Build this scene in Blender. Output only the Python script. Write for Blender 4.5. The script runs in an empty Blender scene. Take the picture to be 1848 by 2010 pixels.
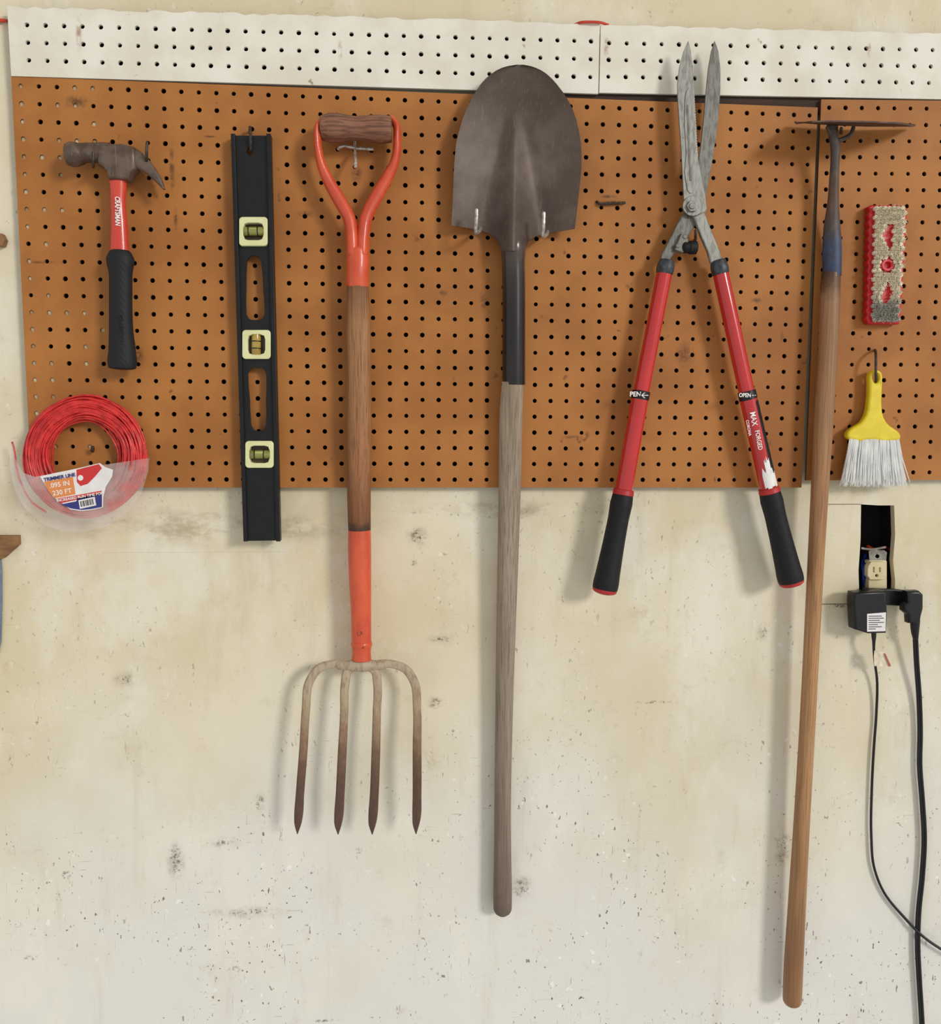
import bpy, bmesh, math, random
import numpy as np
from mathutils import Vector, Matrix
random.seed(7)
scene = bpy.context.scene
scene.view_settings.view_transform = 'Standard'
COL = scene.collection
F = 1779.0; CX = 924.0; CY = 1005.0

# ------------------------------------------------------------ camera pose
def rot(yaw, pitch, roll):
    cz, sz = math.cos(yaw), math.sin(yaw); cx, sx = math.cos(pitch), math.sin(pitch); cy, sy = math.cos(roll), math.sin(roll)
    Rz = np.array([[cz,-sz,0],[sz,cz,0],[0,0,1]]); Rx = np.array([[1,0,0],[0,cx,-sx],[0,sx,cx]]); Ry = np.array([[cy,0,sy],[0,1,0],[-sy,0,cy]])
    return Rz @ Rx @ Ry
BW, BH = 1.2192, 0.6096
wp = np.array([[0,0,BH],[BW,0,BH],[BW,0,0],[0,0,0]])
ip = np.array([[22,150],[1606,211],[1574,957],[62,957]], float)
def res(p):
    R = rot(*p[3:]); v = (wp - p[:3]) @ R
    return np.concatenate([CX + F*v[:,0]/v[:,1] - ip[:,0], CY - F*v[:,2]/v[:,1] - ip[:,1]])
p = np.array([0.65,-1.35,0.2,0,-0.08,0])
for it in range(60):
    r = res(p); J = np.zeros((8,6))
    for k in range(6):
        q = p.copy(); q[k] += 1e-6; J[:,k] = (res(q)-r)/1e-6
    p = p - np.linalg.solve(J.T@J + 1e-3*np.eye(6), J.T@r)
C = p[:3]; R = rot(*p[3:])
cam_d = bpy.data.cameras.new("camera"); cam = bpy.data.objects.new("camera", cam_d); COL.objects.link(cam)
cam_d.sensor_fit = 'HORIZONTAL'; cam_d.sensor_width = 36; cam_d.lens = F/1848*36; cam_d.clip_start = 0.01
mm = Matrix.Identity(4)
for i in range(3):
    mm[i][0] = R[i,0]; mm[i][1] = R[i,2]; mm[i][2] = -R[i,1]; mm[i][3] = C[i]
cam.matrix_world = mm
scene.camera = cam

def W(px, py, d=0.0):
    dr = R @ np.array([(px-CX)/F, 1.0, (CY-py)/F])
    t = (-d - C[1])/dr[1]
    q = C + t*dr
    return Vector((q[0], q[1], q[2]))
def S(px, py, d=0.0):
    dr = R @ np.array([(px-CX)/F, 1.0, (CY-py)/F])
    return (-d - C[1])/dr[1]/F

# ------------------------------------------------------------ materials
def lin(c):
    return tuple(((x/255)/12.92 if x/255 <= 0.04045 else ((x/255+0.055)/1.055)**2.4) for x in c) + (1.0,)
class NT:
    def __init__(s, name):
        s.m = bpy.data.materials.new(name); s.m.use_nodes = True; s.t = s.m.node_tree; s.n = s.t.nodes; s.l = s.t.links
        s.b = s.n["Principled BSDF"]
        s.geo = s.n.new("ShaderNodeNewGeometry"); s.tc = s.n.new("ShaderNodeTexCoord")
    def link(s, a, b): s.l.new(a, b)
    def mix(s, f, a, b, mode='MIX'):
        n = s.n.new("ShaderNodeMix"); n.data_type = 'RGBA'; n.blend_type = mode
        for i, v in ((0, f), (6, a), (7, b)):
            if isinstance(v, bpy.types.NodeSocket): s.link(v, n.inputs[i])
            else: n.inputs[i].default_value = v
        return n.outputs[2]
    def noise(s, scale=(1,1,1), sc=1.0, det=5, rough=.55, src=None, offs=(0,0,0)):
        mp = s.n.new("ShaderNodeMapping"); mp.inputs["Scale"].default_value = scale; mp.inputs["Location"].default_value = offs
        s.link(src or s.geo.outputs["Position"], mp.inputs[0])
        n = s.n.new("ShaderNodeTexNoise"); n.inputs["Scale"].default_value = sc; n.inputs["Detail"].default_value = det; n.inputs["Roughness"].default_value = rough
        s.link(mp.outputs[0], n.inputs["Vector"]); return n.outputs[0]
    def rng(s, v, a, b, c=0., d=1., smooth=True):
        n = s.n.new("ShaderNodeMapRange"); n.interpolation_type = 'SMOOTHSTEP' if smooth else 'LINEAR'
        s.link(v, n.inputs[0])
        for i, x in zip((1,2,3,4), (a,b,c,d)): n.inputs[i].default_value = x
        return n.outputs[0]
    def math(s, op, a, b=0.0):
        n = s.n.new("ShaderNodeMath"); n.operation = op
        for i, v in enumerate((a, b)):
            if isinstance(v, bpy.types.NodeSocket): s.link(v, n.inputs[i])
            else: n.inputs[i].default_value = v
        return n.outputs[0]
    def bump(s, h, strength, dist=0.002):
        n = s.n.new("ShaderNodeBump"); n.inputs["Strength"].default_value = strength; n.inputs["Distance"].default_value = dist
        s.link(h, n.inputs["Height"]); s.link(n.outputs[0], s.b.inputs["Normal"])
    def blob(s, px, py, rx, ry, d=-.018, hard=.2):
        c = W(px, py, d)
        mp = s.n.new("ShaderNodeVectorMath"); mp.operation = 'SUBTRACT'; s.link(s.geo.outputs["Position"], mp.inputs[0]); mp.inputs[1].default_value = c
        m2 = s.n.new("ShaderNodeVectorMath"); m2.operation = 'MULTIPLY'; s.link(mp.outputs[0], m2.inputs[0]); m2.inputs[1].default_value = (1/(rx*.00077), 0, 1/(ry*.00077))
        m3 = s.n.new("ShaderNodeVectorMath"); m3.operation = 'LENGTH'; s.link(m2.outputs[0], m3.inputs[0])
        return s.rng(m3.outputs[1], 1.0, hard)
    def blobs(s, L, **k):
        acc = None
        for b in L:
            x = s.blob(*b, **k); acc = x if acc is None else s.math('MAXIMUM', acc, x)
        return acc

def M(name, col, col2=None, rough=.5, metal=0., ns=(40,40,40), det=6, lo=.35, hi=.65, bump=0., bs=(150,150,150), grad=None, gx=900, gn=0.12, amt=1.0, spots=None, coat=0., grain=None, stains=None, bdist=.002, spec=.5, scratch=None):
    s = NT(name)
    base = lin(col)
    if grad:
        z0 = W(gx, grad[0][0]).z; z1 = W(gx, grad[-1][0]).z
        sp = s.n.new("ShaderNodeSeparateXYZ"); s.link(s.geo.outputs["Position"], sp.inputs[0])
        f = s.rng(sp.outputs[2], z0, z1, 0, 1, False)
        n = s.noise(sc=60, det=5); f2 = s.math('ADD', f, s.math('MULTIPLY', s.math('SUBTRACT', n, .5), gn))
        cr = s.n.new("ShaderNodeValToRGB"); s.link(f2, cr.inputs[0])
        y0, y1 = grad[0][0], grad[-1][0]
        e = cr.color_ramp.elements
        e[0].position = 0; e[0].color = lin(grad[0][1]); e[1].position = 1; e[1].color = lin(grad[-1][1])
        for y, c in grad[1:-1]:
            k = e.new((y-y0)/(y1-y0)); k.color = lin(c)
        base = cr.outputs[0]
    if col2 is not None:
        n = s.noise(scale=ns, sc=1.0, det=det)
        f = s.math('MULTIPLY', s.rng(n, lo, hi), amt)
        base = s.mix(f, base, lin(col2))
    if grain:
        n = s.noise(scale=(520,520,grain[2]), sc=1.0, det=5, rough=.65, offs=(2,2,2))
        base = s.mix(s.math('MULTIPLY', s.rng(n, .44, .66), grain[1]), base, lin(grain[0]))
        n = s.noise(scale=(60,60,2.2), sc=1.0, det=3, offs=(6,2,2))
        base = s.mix(s.math('MULTIPLY', s.rng(n, .4, .7), grain[1]*.7), base, lin(grain[0]))
    if scratch:
        n = s.noise(scale=(420,420,26), sc=1.0, det=4, offs=(8,3,2))
        base = s.mix(s.math('MULTIPLY', s.rng(n, .60, .68), scratch[1]), base, lin(scratch[0]))
        n = s.noise(scale=(60,60,300), sc=1.0, det=4, offs=(1,3,2))
        base = s.mix(s.math('MULTIPLY', s.rng(n, .64, .72), scratch[1]*.7), base, lin(scratch[0]))
    if spots:
        n = s.noise(sc=spots[1], det=4, offs=(3,1,7)); base = s.mix(s.rng(n, spots[2], spots[2]+.05), base, lin(spots[0]))
    if stains:
        n = s.noise(sc=90, det=6, rough=.7, offs=(1,6,2))
        base = s.mix(s.math('MULTIPLY', s.math('MULTIPLY', s.blobs(stains[2], d=stains[3]), s.rng(n, .35, .6)), stains[1]), base, lin(stains[0]))
    if isinstance(base, tuple): s.b.inputs["Base Color"].default_value = base
    else: s.link(base, s.b.inputs["Base Color"])
    s.b.inputs["Roughness"].default_value = rough; s.b.inputs["Metallic"].default_value = metal
    s.b.inputs["Coat Weight"].default_value = coat; s.b.inputs["Specular IOR Level"].default_value = spec
    if bump > 0: s.bump(s.noise(scale=bs, det=5, offs=(5,5,5)), bump, bdist)
    return s.m

# ------------------------------------------------------------ geometry
WL = {}
def mk(name, geos, mat, parent=None, smooth=True, ang=35, recalc=True, label=None, mats=None, midx=None):
    V = []; Fc = []
    for v, f in geos:
        o = len(V); V += [tuple(a) for a in v]; Fc += [tuple(i+o for i in g) for g in f]
    A = np.array(V); c = (A.min(0)+A.max(0))/2
    me = bpy.data.meshes.new(name); me.from_pydata([tuple(a) for a in (A-c)], [], Fc)
    if recalc:
        bm = bmesh.new(); bm.from_mesh(me); bmesh.ops.recalc_face_normals(bm, faces=bm.faces[:]); bm.to_mesh(me); bm.free()
    for m in (mats or [mat]): me.materials.append(m)
    if midx is not None: me.polygons.foreach_set("material_index", midx)
    if smooth:
        me.polygons.foreach_set("use_smooth", [True]*len(me.polygons)); me.set_sharp_from_angle(angle=math.radians(ang))
    me.update()
    o = bpy.data.objects.new(name, me); COL.objects.link(o)
    cv = Vector(c)
    if parent: o.parent = parent; o.location = cv - WL[parent.name]
    else: o.location = cv
    WL[o.name] = cv
    if label: o["label"] = label
    return o
def root(name, px, py, d, label, cat, group=None):
    o = bpy.data.objects.new(name, None); COL.objects.link(o); o.empty_display_size = 0.02
    o.location = W(px, py, d); WL[o.name] = o.location.copy(); o["label"] = label; o["category"] = cat
    if group: o["group"] = group
    return o
def tag(o, label, cat, group=None):
    o["label"] = label; o["category"] = cat
    if group: o["group"] = group
    return o
def catmull(A, n, closed=False):
    A = np.array(A, float); N = len(A); nd = 3 if A.shape[1] >= 3 else 2
    if closed: idx = list(range(-2, N+2)); B = A[[i % N for i in idx]]
    else: B = A
    h = np.maximum(np.linalg.norm(np.diff(B[:,:nd], axis=0), axis=1), 1e-6)
    sl = np.diff(B, axis=0)/h[:,None]
    m = np.zeros_like(B); m[0] = sl[0]; m[-1] = sl[-1]
    for i in range(1, len(B)-1): m[i] = (sl[i-1]*h[i]+sl[i]*h[i-1])/(h[i]+h[i-1])
    out = []; rngi = range(2, N+2) if closed else range(N-1)
    for i in rngi:
        for k in range(n):
            t = k/n
            out.append((2*t**3-3*t*t+1)*B[i]+(t**3-2*t*t+t)*h[i]*m[i]+(-2*t**3+3*t*t)*B[i+1]+(t**3-t*t)*h[i]*m[i+1])
    if not closed: out.append(B[-1])
    return np.array(out)
def tube_w(A, seg=20, round0=.6, round1=.6):
    n = len(A); P = A[:,:3]; T = np.gradient(P, axis=0); T /= np.linalg.norm(T, axis=1)[:,None]
    ref = np.array([0,-1,0.]);
    if abs(T[0]@ref) > .9: ref = np.array([0,0,1.])
    N = ref - T[0]*(ref@T[0]); N /= np.linalg.norm(N)
    rings = []
    def ring(c, N, B, r, rd):
        return [tuple(c + B*math.cos(a)*r + N*math.sin(a)*rd) for a in [2*math.pi*k/seg for k in range(seg)]]
    for i in range(n):
        N = N - T[i]*(N@T[i]); N /= np.linalg.norm(N); B = np.cross(T[i], N)
        r, rd = A[i,3], A[i,4]
        if i == 0 and round0 > 0:
            for a in (8,30,55,75):
                a = math.radians(a); rings.append(ring(P[0]-T[0]*min(r,rd)*round0*math.cos(a), N, B, r*math.sin(a), rd*math.sin(a)))
        rings.append(ring(P[i], N, B, r, rd))
        if i == n-1 and round1 > 0:
            for a in (75,55,30,8):
                a = math.radians(a); rings.append(ring(P[i]+T[i]*min(r,rd)*round1*math.cos(a), N, B, r*math.sin(a), rd*math.sin(a)))
    V = [v for rg in rings for v in rg]; Fc = []
    for i in range(len(rings)-1):
        for k in range(seg):
            a = i*seg+k; b = i*seg+(k+1)%seg; Fc.append((a,b,b+seg,a+seg))
    Fc.append(tuple(range(seg))[::-1]); Fc.append(tuple(range((len(rings)-1)*seg, len(rings)*seg)))
    return V, Fc
def g_tube(pts, seg=20, sub=4, round0=.6, round1=.6):
    A = []
    for q in pts:
        w = W(*q[:3]); s = S(*q[:3]); A.append([w.x,w.y,w.z,q[3]*s,(q[4] if len(q) > 4 else q[3])*s])
    A = np.array(A)
    if sub > 1 and len(A) > 2: A = catmull(A, sub)
    return tube_w(A, seg, round0, round1)
def curve_geo(cd, xf):
    o = bpy.data.objects.new("tmp", cd); COL.objects.link(o)
    bpy.context.view_layer.update()
    dg = bpy.context.evaluated_depsgraph_get(); me = bpy.data.meshes.new_from_object(o.evaluated_get(dg))
    V = [xf(v.co) for v in me.vertices]; Fc = [tuple(p.vertices) for p in me.polygons]
    bpy.data.objects.remove(o); bpy.data.meshes.remove(me)
    return V, Fc
def g_plate(outline, d, th, holes=(), bevel=0.0, smooth=0):
    cd = bpy.data.curves.new("tmpc", 'CURVE'); cd.dimensions = '2D'; cd.fill_mode = 'BOTH'
    for poly in [outline]+list(holes):
        P = catmull(poly, smooth, True) if smooth > 1 else poly
        sp = cd.splines.new('POLY'); sp.points.add(len(P)-1); sp.use_cyclic_u = True
        for i, q in enumerate(P):
            w = W(q[0], q[1], d); sp.points[i].co = (w.x, w.z, 0, 1)
    cd.extrude = max(th/2-bevel, 1e-5)
    if bevel > 0: cd.bevel_depth = bevel; cd.bevel_resolution = 2; cd.offset = -bevel
    dm = d - th/2
    g = curve_geo(cd, lambda c: (c.x, -dm - c.z, c.y)); bpy.data.curves.remove(cd); return g
def g_text(s, px, py, size, ang, d, xs=1.0, ext=0.0002, bold=0.0, wrap=None, align='CENTER', shear=0):
    cd = bpy.data.curves.new("tmpt", 'FONT'); cd.body = s; cd.align_x = align; cd.align_y = 'CENTER'; cd.extrude = ext; cd.shear = shear
    sc = S(px, py, d); cd.size = size*sc; cd.offset = bold*sc; cd.resolution_u = 3
    w = W(px, py, d); ca, sa = math.cos(math.radians(ang)), math.sin(math.radians(ang))
    def xf(c):
        x, y = c.x*xs, c.y; dd = 0
        if wrap: dd = math.sqrt(max(wrap*wrap-y*y, 0)) - wrap
        return (w.x + x*ca - y*sa, w.y - c.z - dd, w.z + x*sa + y*ca)
    g = curve_geo(cd, xf); bpy.data.curves.remove(cd); return g
def rrect(x0, y0, x1, y1, r, n=5, ang=0):
    out = []
    for cx, cy, a0 in ((x1-r,y0+r,-90),(x1-r,y1-r,0),(x0+r,y1-r,90),(x0+r,y0+r,180)):
        for k in range(n+1):
            a = math.radians(a0+90*k/n); out.append((cx+r*math.cos(a), cy+r*math.sin(a)))
    if ang:
        mx, my = (x0+x1)/2, (y0+y1)/2; ca, sa = math.cos(math.radians(ang)), math.sin(math.radians(ang))
        out = [(mx+(x-mx)*ca-(y-my)*sa, my+(x-mx)*sa+(y-my)*ca) for x, y in out]
    return out
def circ(x, y, r, n=24, ry=None):
    return [(x+r*math.cos(2*math.pi*k/n), y+(ry or r)*math.sin(2*math.pi*k/n)) for k in range(n)]
def strand(P, r, seg=3):
    A = np.array([[*q, r*(1-.5*i/(len(P)-1)), r*(1-.5*i/(len(P)-1))] for i, q in enumerate(P)])
    return tube_w(A, seg, 0, 0)

# ------------------------------------------------------------ wall
def wall_mat():
    s = NT("painted_plaster")
    pos = s.geo.outputs["Position"]
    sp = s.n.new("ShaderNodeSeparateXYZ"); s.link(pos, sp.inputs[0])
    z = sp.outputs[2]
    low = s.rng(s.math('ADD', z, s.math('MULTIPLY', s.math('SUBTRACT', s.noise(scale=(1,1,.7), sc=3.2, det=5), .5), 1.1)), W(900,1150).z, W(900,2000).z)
    base = s.mix(s.rng(s.noise(sc=3.5, det=8), .38, .62), lin((229,218,189)), lin((218,204,168)))
    base = s.mix(s.math('MULTIPLY', low, .92), base, lin((226,224,215)))  # whiter towards the bottom: faded paint plus stronger daylight put into the colour
    base = s.mix(s.math('MULTIPLY', s.rng(s.noise(scale=(1,1,.6), sc=5, det=10, rough=.65, offs=(4,2,1)), .48, .66), .6), base, lin((237,232,216)))
    base = s.mix(s.math('MULTIPLY', s.rng(s.noise(scale=(1,1,1), sc=14, det=14, rough=.8, offs=(9,2,1)), .54, .76), .5), base, lin((178,160,124)))
    base = s.mix(s.math('MULTIPLY', s.rng(s.noise(scale=(3.5,1,.5), sc=7, det=8, rough=.65, offs=(1,2,9)), .54, .75), .28), base, lin((188,174,142)))
    fine = s.noise(sc=110, det=6, rough=.7)
    fz_ = s.noise(sc=150, det=8, rough=.8, offs=(3,3,3))
    soft = s.blobs(((820,1055,34,34),(855,1380,28,22),(1025,1742,36,40),(1537,1665,28,60),(345,1690,26,70),(510,1575,20,34),(440,1655,50,24),(250,1335,45,26),(870,1255,50,18),(480,1790,140,20),(1500,1240,24,30)))
    base = s.mix(s.math('MULTIPLY', s.math('MULTIPLY', soft, s.rng(s.noise(sc=40, det=8, rough=.7), .4, .65)), .45), base, lin((150,134,104)))
    acc = s.blobs(((820,1052,24,22),(812,1105,10,8),(855,1380,20,16),(1025,1742,26,30),(1537,1665,20,50),(510,1575,12,24),(345,1690,22,50),(130,1718,14,14),
              (460,1905,18,14),(1285,1378,60,5),(490,1790,60,8),(862,1915,8,16),(440,1655,25,10),(245,1335,25,12),(705,1670,12,10),(870,1255,30,8),(1645,1190,30,8),
              (735,1500,6,40),(1500,1240,10,16),(640,2003,40,6),(380,1320,3,40),(1120,1300,6,10),(60,1880,20,10)))
    sm = s.math('MULTIPLY', acc, s.rng(fz_, .5, .58))
    base = s.mix(s.math('MULTIPLY', sm, .85), base, lin((70,58,46)))
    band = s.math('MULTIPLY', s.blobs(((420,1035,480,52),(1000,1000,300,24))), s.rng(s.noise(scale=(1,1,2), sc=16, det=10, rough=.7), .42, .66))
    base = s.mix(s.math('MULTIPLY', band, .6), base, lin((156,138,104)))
    patch = s.math('MULTIPLY', s.rng(s.noise(sc=5, det=3, offs=(7,7,7)), .40, .58), s.rng(low, 0, 1, .45, 1))
    def specks(scale, sc, lo, hi, st, col, offs, base):
        n = s.noise(scale=scale, sc=sc, det=2, offs=offs)
        return s.mix(s.math('MULTIPLY', s.math('MULTIPLY', s.rng(n, lo, hi), patch), st), base, lin(col))
    base = specks((1,1,.8), 150, .69, .715, .85, (80,66,52), (2,8,3), base)
    base = specks((1.5,1,.6), 80, .71, .73, .85, (84,70,54), (5,1,3), base)
    base = specks((5,1,.5), 60, .68, .72, .5, (124,108,86), (12,8,3), base)
    base = specks((.6,1,7), 50, .69, .73, .45, (124,108,86), (1,8,33), base)
    base = specks((1,1,1), 70, .70, .72, .8, (246,244,238), (31,8,33), base)
    def seam(x0, x1, py, h, strength, base):
        a, b = W(x0,py,-.018), W(x1,py,-.018)
        fz = s.rng(s.math('ABSOLUTE', s.math('SUBTRACT', z, a.z)), h, h*.4)
        fx = s.math('MULTIPLY', s.rng(sp.outputs[0], a.x-.003, a.x+.003), s.rng(sp.outputs[0], b.x+.003, b.x-.003))
        return s.mix(s.math('MULTIPLY', s.math('MULTIPLY', fz, fx), strength), base, lin((105,88,62)))
    base = seam(200, 560, 1085, .0009, .14, base)
    base = seam(1612, 1692, 990, .001, .9, base)
    base = seam(1612, 1680, 1186, .0014, .8, base)
    s.link(base, s.b.inputs["Base Color"]); s.b.inputs["Roughness"].default_value = .6
    s.bump(s.math('ADD', s.noise(sc=9, det=8), s.math('MULTIPLY', fine, .12)), .35, .006)
    return s.m
WD = -0.018
hole = [(1691,990),(1724,992),(1756,992),(1758,1050),(1754,1100),(1758,1140),(1756,1185),(1722,1187),(1688,1184),(1686,1120),(1690,1060)]
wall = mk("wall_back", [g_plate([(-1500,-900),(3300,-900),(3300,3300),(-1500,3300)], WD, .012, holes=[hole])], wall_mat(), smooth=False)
wall["kind"] = "structure"

# ------------------------------------------------------------ pegboards
m_brown = M("brown_hardboard", (181,118,56), (160,100,45), rough=.6, ns=(7,7,7), det=14, lo=.34, hi=.66, bump=.15, bs=(500,500,500), spots=((132,82,38),30,.67), spec=.35,
            stains=((84,50,26), .8, ((338,330,7,60),(345,430,6,30),(412,268,16,3),(1200,398,34,7),(1195,386,22,5),(1345,695,26,34),(1486,590,16,8),(90,515,44,4),(700,340,14,26),(1235,560,12,10),(1125,858,26,5),(950,590,12,24),(150,200,34,16),(300,355,10,20),(870,575,12,8),(600,420,20,10),(1500,870,24,14),(270,700,18,26)), 0))
m_white = M("white_painted_hardboard", (236,230,214), (224,216,196), rough=.6, ns=(14,14,14), det=9, bump=.1, bs=(300,300,300), spots=((166,146,116),38,.70),
            stains=((150,92,56), .7, ((156,70,8,40),(1190,92,8,24),(668,100,6,24),(1706,100,6,20)), 0))
m_hole = M("peg_hole_shade", (34,24,16), (46,32,20), rough=.9)  # caps the hole backs; shade of the void behind is in the colour
m_holel = M("peg_hole_light", (226,206,168), (180,146,100), rough=.8)
m_bedge = M("hardboard_edge", (120,70,30), (95,55,25), rough=.8)
def pegboard(name, cor, d, cols, rows, mtop, label, m_edge, mu=(0,0), mv=(0,0), jit=0., light_cols=0, th=.005, hr=4.5):
    c = [np.array(W(x,y,d)) for x, y in cor]
    def B(u, v): return (c[0]*(1-u)+c[1]*u)*(1-v)+(c[3]*(1-u)+c[2]*u)*v
    V = []; Fc = []; MI = []; hrw = hr*.00075
    back = np.array([0,th,0])
    u0, u1, v0, v1 = mu[0], 1-mu[1], mv[0], 1-mv[1]
    for j in range(rows):
        for i in range(cols):
            light = light_cols and random.random() < (.85,.6,.45,.3,.12)[min(i,4)] and i < 5
            ua, ub = u0+(u1-u0)*i/cols, u0+(u1-u0)*(i+1)/cols; va, vb = v0+(v1-v0)*j/rows, v0+(v1-v0)*(j+1)/rows
            ctr = B((ua+ub)/2, (va+vb)/2); o = len(V); hh = hrw*random.uniform(.92,1.1)
            for k in range(16):
                a = 2*math.pi*k/16; x, y = math.cos(a), math.sin(a); m = max(abs(x),abs(y)); x/=m; y/=m
                V.append(B((ua+ub)/2+x*(ub-ua)/2, (va+vb)/2-y*(vb-va)/2))
            for k in range(16):
                a = 2*math.pi*k/16; V.append(ctr+np.array([math.cos(a)*hh, 0, math.sin(a)*hh]))
            for k in range(16): V.append(V[o+16+k]+back*(.6 if light else 1))
            for k in range(16):
                k2 = (k+1)%16
                Fc.append((o+k,o+k2,o+16+k2,o+16+k)); MI.append(0)
                Fc.append((o+16+k,o+16+k2,o+32+k2,o+32+k)); MI.append(3)
            Fc.append(tuple(o+32+k for k in range(16))); MI.append(2 if light else 1)
    def quad(a,b,c2,d2,m):
        o = len(V); V.extend([a,b,c2,d2]); Fc.append((o,o+3,o+2,o+1)); MI.append(m)
    us = [0]+[u0+(u1-u0)*i/(cols*2) for i in range(cols*2+1)]+[1]
    jt = [random.uniform(-jit,jit) for _ in us]
    top = [B(u, 0+jt[i]) for i, u in enumerate(us)]
    for i in range(len(us)-1):
        a, b = us[i], us[i+1]
        quad(top[i], top[i+1], B(b,v0), B(a,v0), 0)
        if mv[1] > 0: quad(B(a,v1), B(b,v1), B(b,1), B(a,1), 0)
        quad(top[i]+back, top[i+1]+back, top[i+1], top[i], 3)
        quad(B(a,1), B(b,1), B(b,1)+back, B(a,1)+back, 3)
    if mu[0] > 0: quad(B(0,v0),B(u0,v0),B(u0,v1),B(0,v1),0)
    if mu[1] > 0: quad(B(u1,v0),B(1,v0),B(1,v1),B(u1,v1),0)
    quad(B(0,0)+back,B(0,0),B(0,1),B(0,1)+back,3); quad(B(1,0),B(1,0)+back,B(1,1)+back,B(1,1),3)
    quad(B(1,0)+back,B(0,0)+back,B(0,1)+back,B(1,1)+back,1)
    o = mk(name, [(V,Fc)], None, smooth=False, recalc=False, mats=[mtop,m_hole,m_holel,m_edge], midx=MI)
    tag(o, label, "pegboard", None); return o
pegboard("pegboard", [(22,150),(1606,211),(1574,957),(62,957)], 0, 48, 24, m_brown, "large brown perforated hardboard panel holding the hand tools", m_bedge, light_cols=3)
pegboard("pegboard", [(1613,195),(2116,200),(2092,941),(1583,943)], .001, 16, 24, m_brown, "narrow brown pegboard panel behind hoe and brushes", m_bedge)
pegboard("pegboard", [(14,14),(1178,47),(1175,184),(22,149)], .002, 33, 3, m_white, "white painted pegboard strip with chipped top edge", m_white, mu=(.015,.0), mv=(.12,.11), jit=.02)
pegboard("pegboard", [(1180,50),(2140,72),(2120,200),(1177,182)], .0015, 29, 3, m_white, "white painted pegboard strip above the shears and hoe", m_white, mu=(.0,.0), mv=(.13,.12), jit=.02)
m_gapshade = M("gap_shade_brown", (70,48,34), (50,34,24), rough=.8, ns=(5,60,60))
tag(mk("gap_shade_strip", [g_plate([(1000,172),(1640,176),(1640,222),(1000,200)], -.006, .0115)], m_gapshade, smooth=False), "added dark strip behind the boards, shade of the gap in its colour", "shade strip")  # strip added to darken the gap; its brown stands for shade

# ------------------------------------------------------------ shared mats
m_wire = M("hook_steel", (210,204,194), (160,150,138), rough=.3, metal=.5, ns=(200,200,200))
m_wired = M("hook_dark_steel", (80,70,60), (56,48,40), rough=.5, metal=.5, ns=(200,200,200))
m_rust = M("rusted_steel", (112,94,80), (84,66,54), rough=.42, metal=.3, ns=(45,45,45), det=12, bump=.05, bs=(300,300,300), bdist=.0006, scratch=((144,130,116),.4))
m_blackrub = M("black_rubber", (22,22,24), (32,32,34), rough=.6, ns=(120,120,120), lo=.5, hi=.75, bump=.2, bs=(600,600,600), spec=.3)
m_whiteprint = M("white_print", (238,235,228), rough=.5)
m_blackplastic = M("black_plastic", (16,16,18), (24,24,26), rough=.35, spec=.4)

HG = "steel peg hooks"
def hook(pts, label, m=m_wire, r=2.8):
    o = mk("peg_hook", [g_tube([(*q, r) for q in pts], seg=10, sub=5, round0=.8, round1=.8)], m)
    return tag(o, label, "hook", HG)

# ------------------------------------------------------------ hammer
m_redfib = M("red_fibreglass", (214,68,46), (196,54,40), rough=.3, ns=(30,30,10), coat=.3)
h = root("claw_hammer", 232, 300, .03, "claw hammer with rusty head, red neck and black rubber grip", "hammer")
D = .030
poll = g_tube([(131,303,D,19.5),(133,303,D,21),(157,302,D,21),(161,301,D,19.5),(172,300,D,18.8),(186,300,D,19),(200,301,D,20.5),(214,303,D,22,20)], seg=36, sub=3, round0=.08, round1=0)
cheek = g_plate([(190,283),(205,281),(228,281),(250,284),(264,290),(266,330),(257,336),(251,351),(212,351),(208,334),(200,325),(190,321)], D+.0145, .029, bevel=.0045)
cl = []
for dd in (-.0075, .0075):
    cl.append(g_tube([(236,308,D+dd*.2,25,14),(256,310,D+dd*.5,22,12),(274,317,D+dd*.8,16.5,9),(290,329,D+dd,12,8),(303,343,D+dd*1.1,9,7),(314,357,D+dd*1.2,6,6),(322,371,D+dd*1.3,2.2,5)], seg=18, sub=5))
mk("hammer_head", [poll, cheek]+cl, m_rust, h, ang=40)
mk("neck", [g_tube([(231,349,D,17.5,13),(232,362,D,16.5,12),(232,400,D,14.5,11),(234,440,D,16,12),(235,494,D,18.5,13)], round0=0, round1=0)], m_redfib, h)
mg = NT("ribbed_black_rubber"); mg.b.inputs["Base Color"].default_value = lin((30,30,32)); mg.b.inputs["Roughness"].default_value = .6; mg.b.inputs["Specular IOR Level"].default_value = .3
wv = mg.n.new("ShaderNodeTexWave"); wv.wave_type = 'BANDS'; wv.bands_direction = 'DIAGONAL'; wv.inputs["Scale"].default_value = 60; wv.inputs["Distortion"].default_value = 3; wv.inputs["Detail"].default_value = 1
mg.link(mg.geo.outputs["Position"], wv.inputs["Vector"]); mg.bump(wv.outputs[1], .3, .0007)
mk("rubber_grip", [g_tube([(236,492,D,18,14),(236,496,D,21.5,16),(237,540,D,22,17),(237,600,D,22,17),(238,650,D,23,18),(240,690,D,26,20),(240,715,D,27.5,21),(240,722,D,26,20)], seg=28, sub=4, round0=.1, round1=.2)], mg.m, h)
mk("lettering", [g_text("CRAFTSMAN", 230.5, 414, 13.5, -91, D+.0104, xs=.72, bold=.4, wrap=.02, shear=.15)], m_whiteprint, h)
mk("embossed_lettering", [g_text("CRAFTSMAN", 237, 650, 12, -90, D+.0142, xs=.95, bold=.2, wrap=.03)], m_blackplastic, h)
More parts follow.
